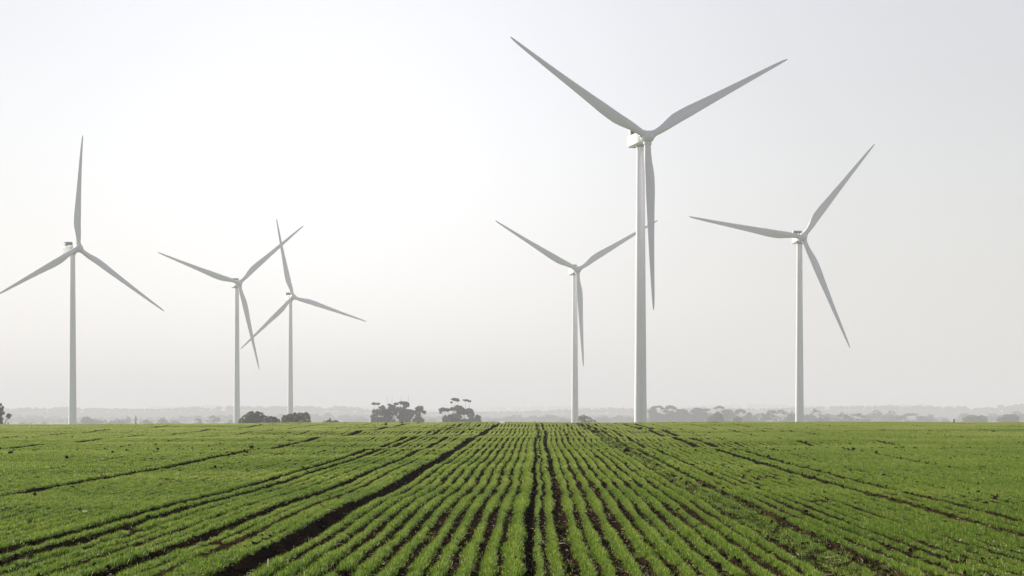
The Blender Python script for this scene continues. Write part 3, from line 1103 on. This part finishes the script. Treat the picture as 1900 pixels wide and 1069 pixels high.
turbine('tallest and nearest wind turbine, tower right of the centre, two blades raised in a V', 34.58, 826.3, 70.77, 22.2, 61.83)
turbine('rightmost wind turbine, one blade pointing left and one up to the right', 108.58, 1207.8, 66.03, 11.1, 38.73)
turbine('wind turbine left of and behind the tallest, its right blade passing behind the tallest tower', 30.04, 1483.3, 66.07, 15.2, 59.04)
turbine('wind turbine second from left, with the dark sloping bush at its foot', -137.89, 1633.7, 66.07, 20.2, 49.01)
turbine('smallest and farthest wind turbine, its tower rising behind the boxy bush', -123.21, 1819.2, 65.72, 24.1, 107.88)
turbine('leftmost wind turbine, one blade straight up and one cut off by the left edge', -171.66, 1279.9, 65.60, 40.1, 3.52)

# ------------------------------------------------------------------ crop: tufts instanced along the drilled rows
proto = bpy.data.collections.new('crop_kinds')     # not linked to the scene: only the source of instances


def tuft(name, length, width, n, bw, bh, seed, mat=None, curved=True):
    g = np.random.default_rng(seed)
    x = g.normal(0, width * .225, n).clip(-width * .5, width * .5)
    y = g.uniform(-length / 2, length / 2, n)
    x = x + .012 * np.sin(y * 9 + seed)
    h = bh * g.uniform(.6, 1.12, n) * (1.05 - 1.1 * np.abs(x) / width)
    a = g.uniform(0, 2 * np.pi, n)
    lean = g.uniform(.1, .75, n)
    dx = np.cos(a) * lean + x / width * .5
    dy = np.sin(a) * lean
    w = bw * g.uniform(.6, 1.3, n) * .5
    px_, py_ = -np.sin(a), np.cos(a)
    b0 = np.stack([x, y, np.full(n, -.012)], -1)
    m1 = b0 + np.stack([dx * h * .28, dy * h * .28, h * .58], -1)
    tp = b0 + np.stack([dx * h * .85, dy * h * .85, h * (1.02 - .35 * lean)], -1)
    sd = np.stack([px_ * w, py_ * w, np.zeros(n)], -1)
    v = np.stack([b0 - sd * .7, b0 + sd * .7, m1 + sd, m1 - sd, tp], 1).reshape(-1, 3)
    k = np.arange(n)[:, None] * 5
    q = k + np.array([0, 1, 2, 3])
    t = k + np.array([3, 2, 4])
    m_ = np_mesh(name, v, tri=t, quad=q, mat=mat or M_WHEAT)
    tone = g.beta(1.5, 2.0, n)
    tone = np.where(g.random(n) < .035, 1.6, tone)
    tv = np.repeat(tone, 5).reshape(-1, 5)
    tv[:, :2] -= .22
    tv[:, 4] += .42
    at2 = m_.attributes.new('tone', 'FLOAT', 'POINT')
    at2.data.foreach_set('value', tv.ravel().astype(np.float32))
    return m_


def kind_collection(name, meshes):
    c = bpy.data.collections.new(name)
    for m_ in meshes:
        c.objects.link(bpy.data.objects.new(m_.name, m_))
    return c


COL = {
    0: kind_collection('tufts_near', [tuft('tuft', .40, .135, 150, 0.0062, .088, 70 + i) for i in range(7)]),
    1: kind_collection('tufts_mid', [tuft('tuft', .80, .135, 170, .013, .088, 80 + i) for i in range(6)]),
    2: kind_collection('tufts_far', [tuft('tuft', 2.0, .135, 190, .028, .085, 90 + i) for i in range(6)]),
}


def instancer(name, pts, rotz, scl, col, label, cat, tilt=None):
    me_ = bpy.data.meshes.new(name)
    me_.vertices.add(len(pts))
    me_.vertices.foreach_set('co', np.asarray(pts, np.float32).ravel())
    a1 = me_.attributes.new('rot', 'FLOAT_VECTOR', 'POINT')
    rr = np.zeros((len(pts), 3), np.float32)
    rr[:, 2] = rotz
    if tilt is not None:
        rr[:, :2] = tilt
    a1.data.foreach_set('vector', rr.ravel())
    a2 = me_.attributes.new('scl', 'FLOAT_VECTOR', 'POINT')
    a2.data.foreach_set('vector', np.asarray(scl, np.float32).ravel())
    o = mesh_obj(name, me_)
    tag(o, label, cat, None, 'stuff')
    ng = bpy.data.node_groups.new(name, 'GeometryNodeTree')
    ng.interface.new_socket('Geometry', in_out='INPUT', socket_type='NodeSocketGeometry')
    ng.interface.new_socket('Geometry', in_out='OUTPUT', socket_type='NodeSocketGeometry')
    gi, go = ng.nodes.new('NodeGroupInput'), ng.nodes.new('NodeGroupOutput')
    ci = ng.nodes.new('GeometryNodeCollectionInfo')
    ci.inputs['Collection'].default_value = col
    ci.inputs['Separate Children'].default_value = True
    ci.inputs['Reset Children'].default_value = True
    ip = ng.nodes.new('GeometryNodeInstanceOnPoints')
    ip.inputs['Pick Instance'].default_value = True
    ra = ng.nodes.new('GeometryNodeInputNamedAttribute')
    ra.data_type = 'FLOAT_VECTOR'
    ra.inputs['Name'].default_value = 'rot'
    sa = ng.nodes.new('GeometryNodeInputNamedAttribute')
    sa.data_type = 'FLOAT_VECTOR'
    sa.inputs['Name'].default_value = 'scl'
    er = ng.nodes.new('FunctionNodeEulerToRotation')
    L = ng.links.new
    L(gi.outputs[0], ip.inputs['Points'])
    L(ci.outputs[0], ip.inputs['Instance'])
    L(ra.outputs['Attribute'], er.inputs[0])
    L(er.outputs[0], ip.inputs['Rotation'])
    L(sa.outputs['Attribute'], ip.inputs['Scale'])
    L(ip.outputs[0], go.inputs[0])
    md = o.modifiers.new('instances', 'NODES')
    md.node_group = ng
    return o


W_D1 = Waves(51, 3, 14, 10)
W_P = Waves(53, .8, 3.5, 14)
W_D2 = Waves(52, .7, 2.2, 10)


def crop(level, y0, y1, seg):
    g = np.random.default_rng(500 + level)
    ys = np.arange(y0, y1, seg)
    P, RZ, S = [], [], []
    for ri, r in enumerate(rows):
        jig = 0.0 if abs(r) < 1.6 else (g.normal() * .012)
        y = ys + g.uniform(-.3, .3) * seg
        y = y[(np.abs(r) < .163 * y + 7.5)]
        if not len(y):
            continue
        s = r + jig + .008 * W_WOB2(r * 3.1, y) * np.clip(1.5 - y / 130, .1, 1) + g.normal(size=len(y)) * (.006 if level < 2 else .002)
        x = row_x(s, y)
        fur = np.zeros(len(y))
        for k, (p, w, d, lip) in enumerate(FUR):
            if abs(p - 3.22) > .1:
                continue
            fur = np.maximum(fur, np.exp(-((s - p) / (w * 1.05)) ** 2) * min(1, d / .06) * np.clip(fur_mod(k, y) * 1.1, 0, 1))
        vig = 1 + (.10 if level < 2 else .04) * W_D1(x, y) + (.10 if level < 2 else .02) * W_D2(x * 3, y) + g.normal(size=len(y)) * (.035 if level < 2 else .03)
        if abs(r - .012) < .005:
            vig *= .62                              # the thin row beside the centre furrow
        if abs(r + .265) < .005:
            vig *= 1.22
        # weaker plants on the lip of the swale
        vig *= 1 - .30 * np.exp(-((y - 118 - .06 * x) / 4) ** 2) * (g.random(len(y)) < .6)
        keep = (fur < .75) & (g.random(len(y)) > (.012 if level < 2 else .003)) & (vig > .45)
        keep &= W_P(x * 2.2, y * .5) < 2.35 - .2 * level
        # trampled plants in the right wheel mark
        tramp = (np.abs(s - 3.3) < .42)
        keep &= ~(tramp & (g.random(len(y)) < (.8 if abs(r - 3.2) < .2 else .15)) & (y < 190))
        vig = np.where(tramp, vig * .8, vig)
        x, y, vig, s, fur = x[keep], y[keep], vig[keep], s[keep], fur[keep]
        z = soil_z(x, y, level < 2)
        P.append(np.stack([x, y, z], -1))
        RZ.append(np.where(g.random(len(x)) < .5, 0, np.pi) + g.normal(size=len(x)) * .03)
        sw = np.clip(vig * (1 - .35 * fur), .35, 1.5) * 1.0
        S.append(np.stack([sw * (1.22 if abs(r + .265) < .005 else 1.0), np.full(len(x), 1.03 if level < 2 else 1.12), np.clip(vig * (1 - .3 * fur), .35, 1.4)], -1))
    return np.concatenate(P), np.concatenate(RZ), np.concatenate(S)


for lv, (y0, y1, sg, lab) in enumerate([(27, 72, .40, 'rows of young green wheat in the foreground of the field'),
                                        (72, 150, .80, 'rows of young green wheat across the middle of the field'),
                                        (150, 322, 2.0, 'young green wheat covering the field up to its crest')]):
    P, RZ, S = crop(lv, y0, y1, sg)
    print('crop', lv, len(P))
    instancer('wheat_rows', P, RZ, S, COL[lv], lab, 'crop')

# thin ragged plants: trampled ones in the right wheel mark, strays between the rows
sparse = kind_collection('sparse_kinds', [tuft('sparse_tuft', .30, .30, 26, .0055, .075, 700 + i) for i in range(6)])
g = np.random.default_rng(712)
n = 5200
y = 28 + 150 * g.random(n) ** 1.4
s = 3.22 + g.normal(size=n) * .17
s[n // 3:] = g.uniform(-1, 1, n - n // 3) * (.163 * y[n // 3:] + 1)
ok = (np.abs(s + 3.13) > .24) & (np.abs(s + .103) > .12)
s, y = s[ok], y[ok]
n = len(s)
x = row_x(s, y)
sc0 = g.uniform(.5, 1.1, n) * np.clip(y / 90, 1, 1.6)
instancer('thin_wheat', np.stack([x, y, soil_z(x, y, True)], -1), g.uniform(0, 6.28, n), np.stack([sc0, sc0, g.uniform(.5, 1.0, n)], -1), sparse,
          'thin straggling wheat plants in the wheel mark and between the rows', 'crop', tilt=g.normal(size=(n, 2)) * .25)

# ------------------------------------------------------------------ loose soil, straw


def lump_mesh(seed, sx=1, sy=1, sz_=.7, mat=None, sub=2):
    import bmesh
    bm = bmesh.new()
    bmesh.ops.create_icosphere(bm, subdivisions=sub, radius=1)
    w = Waves(seed, .9, 2.4, 12)
    for v_ in bm.verts:
        f_ = 1 + .20 * float(w(v_.co.x + v_.co.z * 1.7, v_.co.y - v_.co.z)) + random.uniform(-.05, .05)
        v_.co = Vector((v_.co.x * sx, v_.co.y * sy, v_.co.z * sz_)) * f_
    me_ = bpy.data.meshes.new('clod')
    bm.to_mesh(me_)
    bm.free()
    me_.materials.append(mat or M_CLOD)
    return me_


clods = kind_collection('clod_kinds', [lump_mesh(600 + i, random.uniform(.7, 1.2), random.uniform(.7, 1.2), .65, sub=1) for i in range(6)])


def straw_mesh(seed):
    g = random.Random(seed)
    mb = MB()
    L = g.uniform(.5, 1)
    mb.tube([(0, -L / 2, 0), (.06 * L, 0, .05), (0, L / 2, .02)], [.045, .05, .04], 4)
    return mb.mesh('straw', M_STRAW)


straws = kind_collection('straw_kinds', [straw_mesh(s) for s in range(5)])

g = np.random.default_rng(77)
CP, CS = [], []
# small clods between the rows (near), along furrows, and a band on the swale's lip
n = 24000
y = 28 + 62 * g.random(n) ** 1.3
s = g.uniform(-1, 1, n) * (.163 * y + 1)
ph = (s - .005) / .25
s = (np.round(ph - .5) + .5) * .25 + .005 + g.normal(size=n) * .03
CP.append((s, y))
CS.append(np.exp(g.normal(size=n) * .45) * .010)
for k, (p, w, d, lip) in enumerate(FUR):
    n = int(2600 * min(1.6, d / .06))
    y = 28 + 240 * g.random(n) ** 1.6
    s = p + g.normal(size=n) * w * .8
    ok = np.abs(s) < .163 * y + 1
    CP.append((s[ok], y[ok]))
    CS.append((np.exp(g.normal(size=n) * .45) * .014 * np.clip(y / 60, 1, 2.6))[ok])
n = 900
s = g.uniform(-24, 24, n)
y = 118 + .06 * s + g.normal(size=n) * 3.0
CP.append((s, y))
CS.append(np.exp(g.normal(size=n) * .5) * .030)
n = 1700
y = 60 + 200 * g.random(n)
s = g.uniform(-1, 1, n) * (.163 * y + 1)
CP.append((s, y))
CS.append(np.exp(g.normal(size=n) * .5) * .026)
s = np.concatenate([c[0] for c in CP])
y = np.concatenate([c[1] for c in CP])
cs = np.concatenate(CS)
x = row_x(s, y)
z = soil_z(x, y, True) + cs * .15 + .02 * (cs > .028)
cs = np.minimum(cs, .058)
n = len(x)
instancer('soil_clods', np.stack([x, y, z], -1), g.uniform(0, 6.28, n), np.stack([cs, cs, cs * g.uniform(.7, 1.2, n)], -1), clods,
          'small dark clods of soil scattered between the crop rows', 'soil clods', tilt=g.uniform(-.4, .4, (n, 2)))

n = 15000
y = 28 + 120 * g.random(n) ** 1.7
s = g.uniform(-1, 1, n) * (.163 * y + 1)
u = g.random(n) < .75
s = np.where(u, (np.round((s - .005) / .25 - .5) + .5) * .25 + .005 + g.normal(size=n) * .035, s)
x = row_x(s, y)
sc_ = np.minimum(np.exp(g.normal(size=n) * .5) * .040, .07)
z = soil_z(x, y, True) + .012 + (~u) * .03
instancer('straw_bits', np.stack([x, y, z], -1), g.uniform(0, 6.28, n), np.stack([sc_ * 1.1, sc_, sc_ * 1.1], -1), straws,
          'pale bits of old straw lying between the crop rows', 'straw', tilt=g.normal(size=(n, 2)) * .35)

# single large clods one can point to
CG = 'single dark clods lying on the crop'
for i, (px, py, wpx, lab) in enumerate([
    (19.7, 844, 8, 'dark soil clod nearest the left edge of the field'),
    (124, 853, 8, 'dark soil clod below the leftmost turbine, lower left of two close by'),
    (209, 842.5, 6, 'dark soil clod right of the leftmost turbine in the pale green strip'),
    (293, 837, 6, 'dark soil clod in the crop below the tip of the leftmost turbine blade'),
    (399, 871, 7, 'dark soil clod on the left between two long dark furrows'),
    (467, 834, 8, 'dark flat soil clod in the crop below the sloping bush'),
    (716, 790, 7, 'dark soil clod near the crest in front of the left gum clump'),
    (746, 787, 5, 'dark soil clod on the crest in front of the left gum clump'),
    (1053, 809, 6, 'dark soil clod between the rows below the turbine behind the tallest'),
    (1107, 852, 8, 'dark soil clod among the rows left of the tallest tower, lower of two'),
    (1163, 840, 13, 'wide dark soil clod on the dip across the rows below the tallest turbine'),
    (1188, 797, 9, 'dark soil clod at the foot of the tallest turbine'),
    (1264, 799, 5, 'small dark soil clod right of the foot of the tallest turbine'),
    (1495, 823, 6, 'dark soil clod below the rightmost turbine on a thin furrow'),
    (1584, 838, 8, 'dark soil clod right of the rightmost turbine, in a shaded strip'),
]):
    x, d = ground_at(px, py)
    r_ = wpx * d / FOCAL * .5
    o = mesh_obj('soil_clod', lump_mesh(640 + i, 1, .8, .75))
    o.location = (x, d, float(soil_z(np.array([x]), np.array([d]), False)[0]) + .05 + r_ * .35)
    o.scale = (r_,) * 3
    o.rotation_euler = (0, 0, i * 1.3)
    tag(o, lab, 'soil clod', CG)

# upright pale stalk in the big furrow, bottom left
x, d = -2.72 + .008 * 32.6, 32.6
mb = MB()
mb.tube([(0, 0, -.03), (.003, 0, .07), (.0, .004, .15)], [.006, .006, .005], 8)
st = mesh_obj('dry_stalk', mb.mesh('dry_stalk', paint('bleached_stalk', (.75, .70, .60), .7), True))
st.location = (x, d, sz(x, d))
tag(st, 'pale dry stalk standing upright beside the wide dark furrow at bottom left', 'stalk')
# fallen stalks that stand out
for i, (px, py, L, ang, lab) in enumerate([
    (1007, 1013, .055, 95, 'short pale stalk lying across the thin crop row at the bottom centre'),
    (1046, 1014, .06, 60, 'pale stalk lying at the edge of the wide brown gap, bottom centre'),
    (990, 906, .10, 20, 'pale stalk in the dark centre furrow, farther up'),
    (613, 947, .10, 50, 'pale stalk lying over the wide dark furrow on the left'),
    (708, 974, .11, 80, 'pale stalk lying across a gap right of the wide furrow'),
    (160, 958, .11, 35, 'long pale straw leaning over the furrow at far left'),
    (210, 971, .13, 140, 'pale straw lying across the double furrow at left'),
    (1195, 1036, .09, 90, 'pale stalk lying level across the rows right of the bottom centre'),
]):
    x, d = ground_at(px, py)
    mb = MB()
    mb.tube([(0, -L, 0), (.006, 0, .012), (0, L, .004)], [.0045, .005, .004], 6)
    o = mesh_obj('dry_stalk', mb.mesh('dry_stalk', M_STRAW, True))
    o.location = (x, d, sz(x, d) + .05)
    o.rotation_euler = (R(4), 0, R(ang))
    tag(o, lab, 'stalk', 'pale straw stalks lying in the field')

# small dark post on the crest at right
d = 264.0
x = wx(1770, d)
mb = MB()
mb.tube([(0, 0, -.25), (.0, 0, .18), (.02, 0, .36)], [.055, .05, .045], 9)
mb.tube([(.0, .0, .28), (.07, 0, .37)], [.02, .015], 6)
o = mesh_obj('post', mb.mesh('post', M_WOODP, False))
o.location = (x, d, gz(x, d))
tag(o, 'short dark post standing on the crest of the field at right', 'post')

# ------------------------------------------------------------------ air
HX = 16000
mb = MB()
mb.box(-HX, HX, -2500, 24000, -24, 150)
m, t = material('pale_air')
pv = N(t, 'ShaderNodeVolumePrincipled')
pv.inputs['Color'].default_value = (.725, .722, .775, 1)
pv.inputs['Density'].default_value = .00020
pv.inputs['Anisotropy'].default_value = .08
o_ = N(t, 'ShaderNodeOutputMaterial')
t.links.new(pv.outputs[0], o_.inputs['Volume'])
hz = mesh_obj('haze', mb.mesh('haze', m))
tag(hz, 'pale morning haze filling the air over the whole field', 'haze', None, 'stuff')
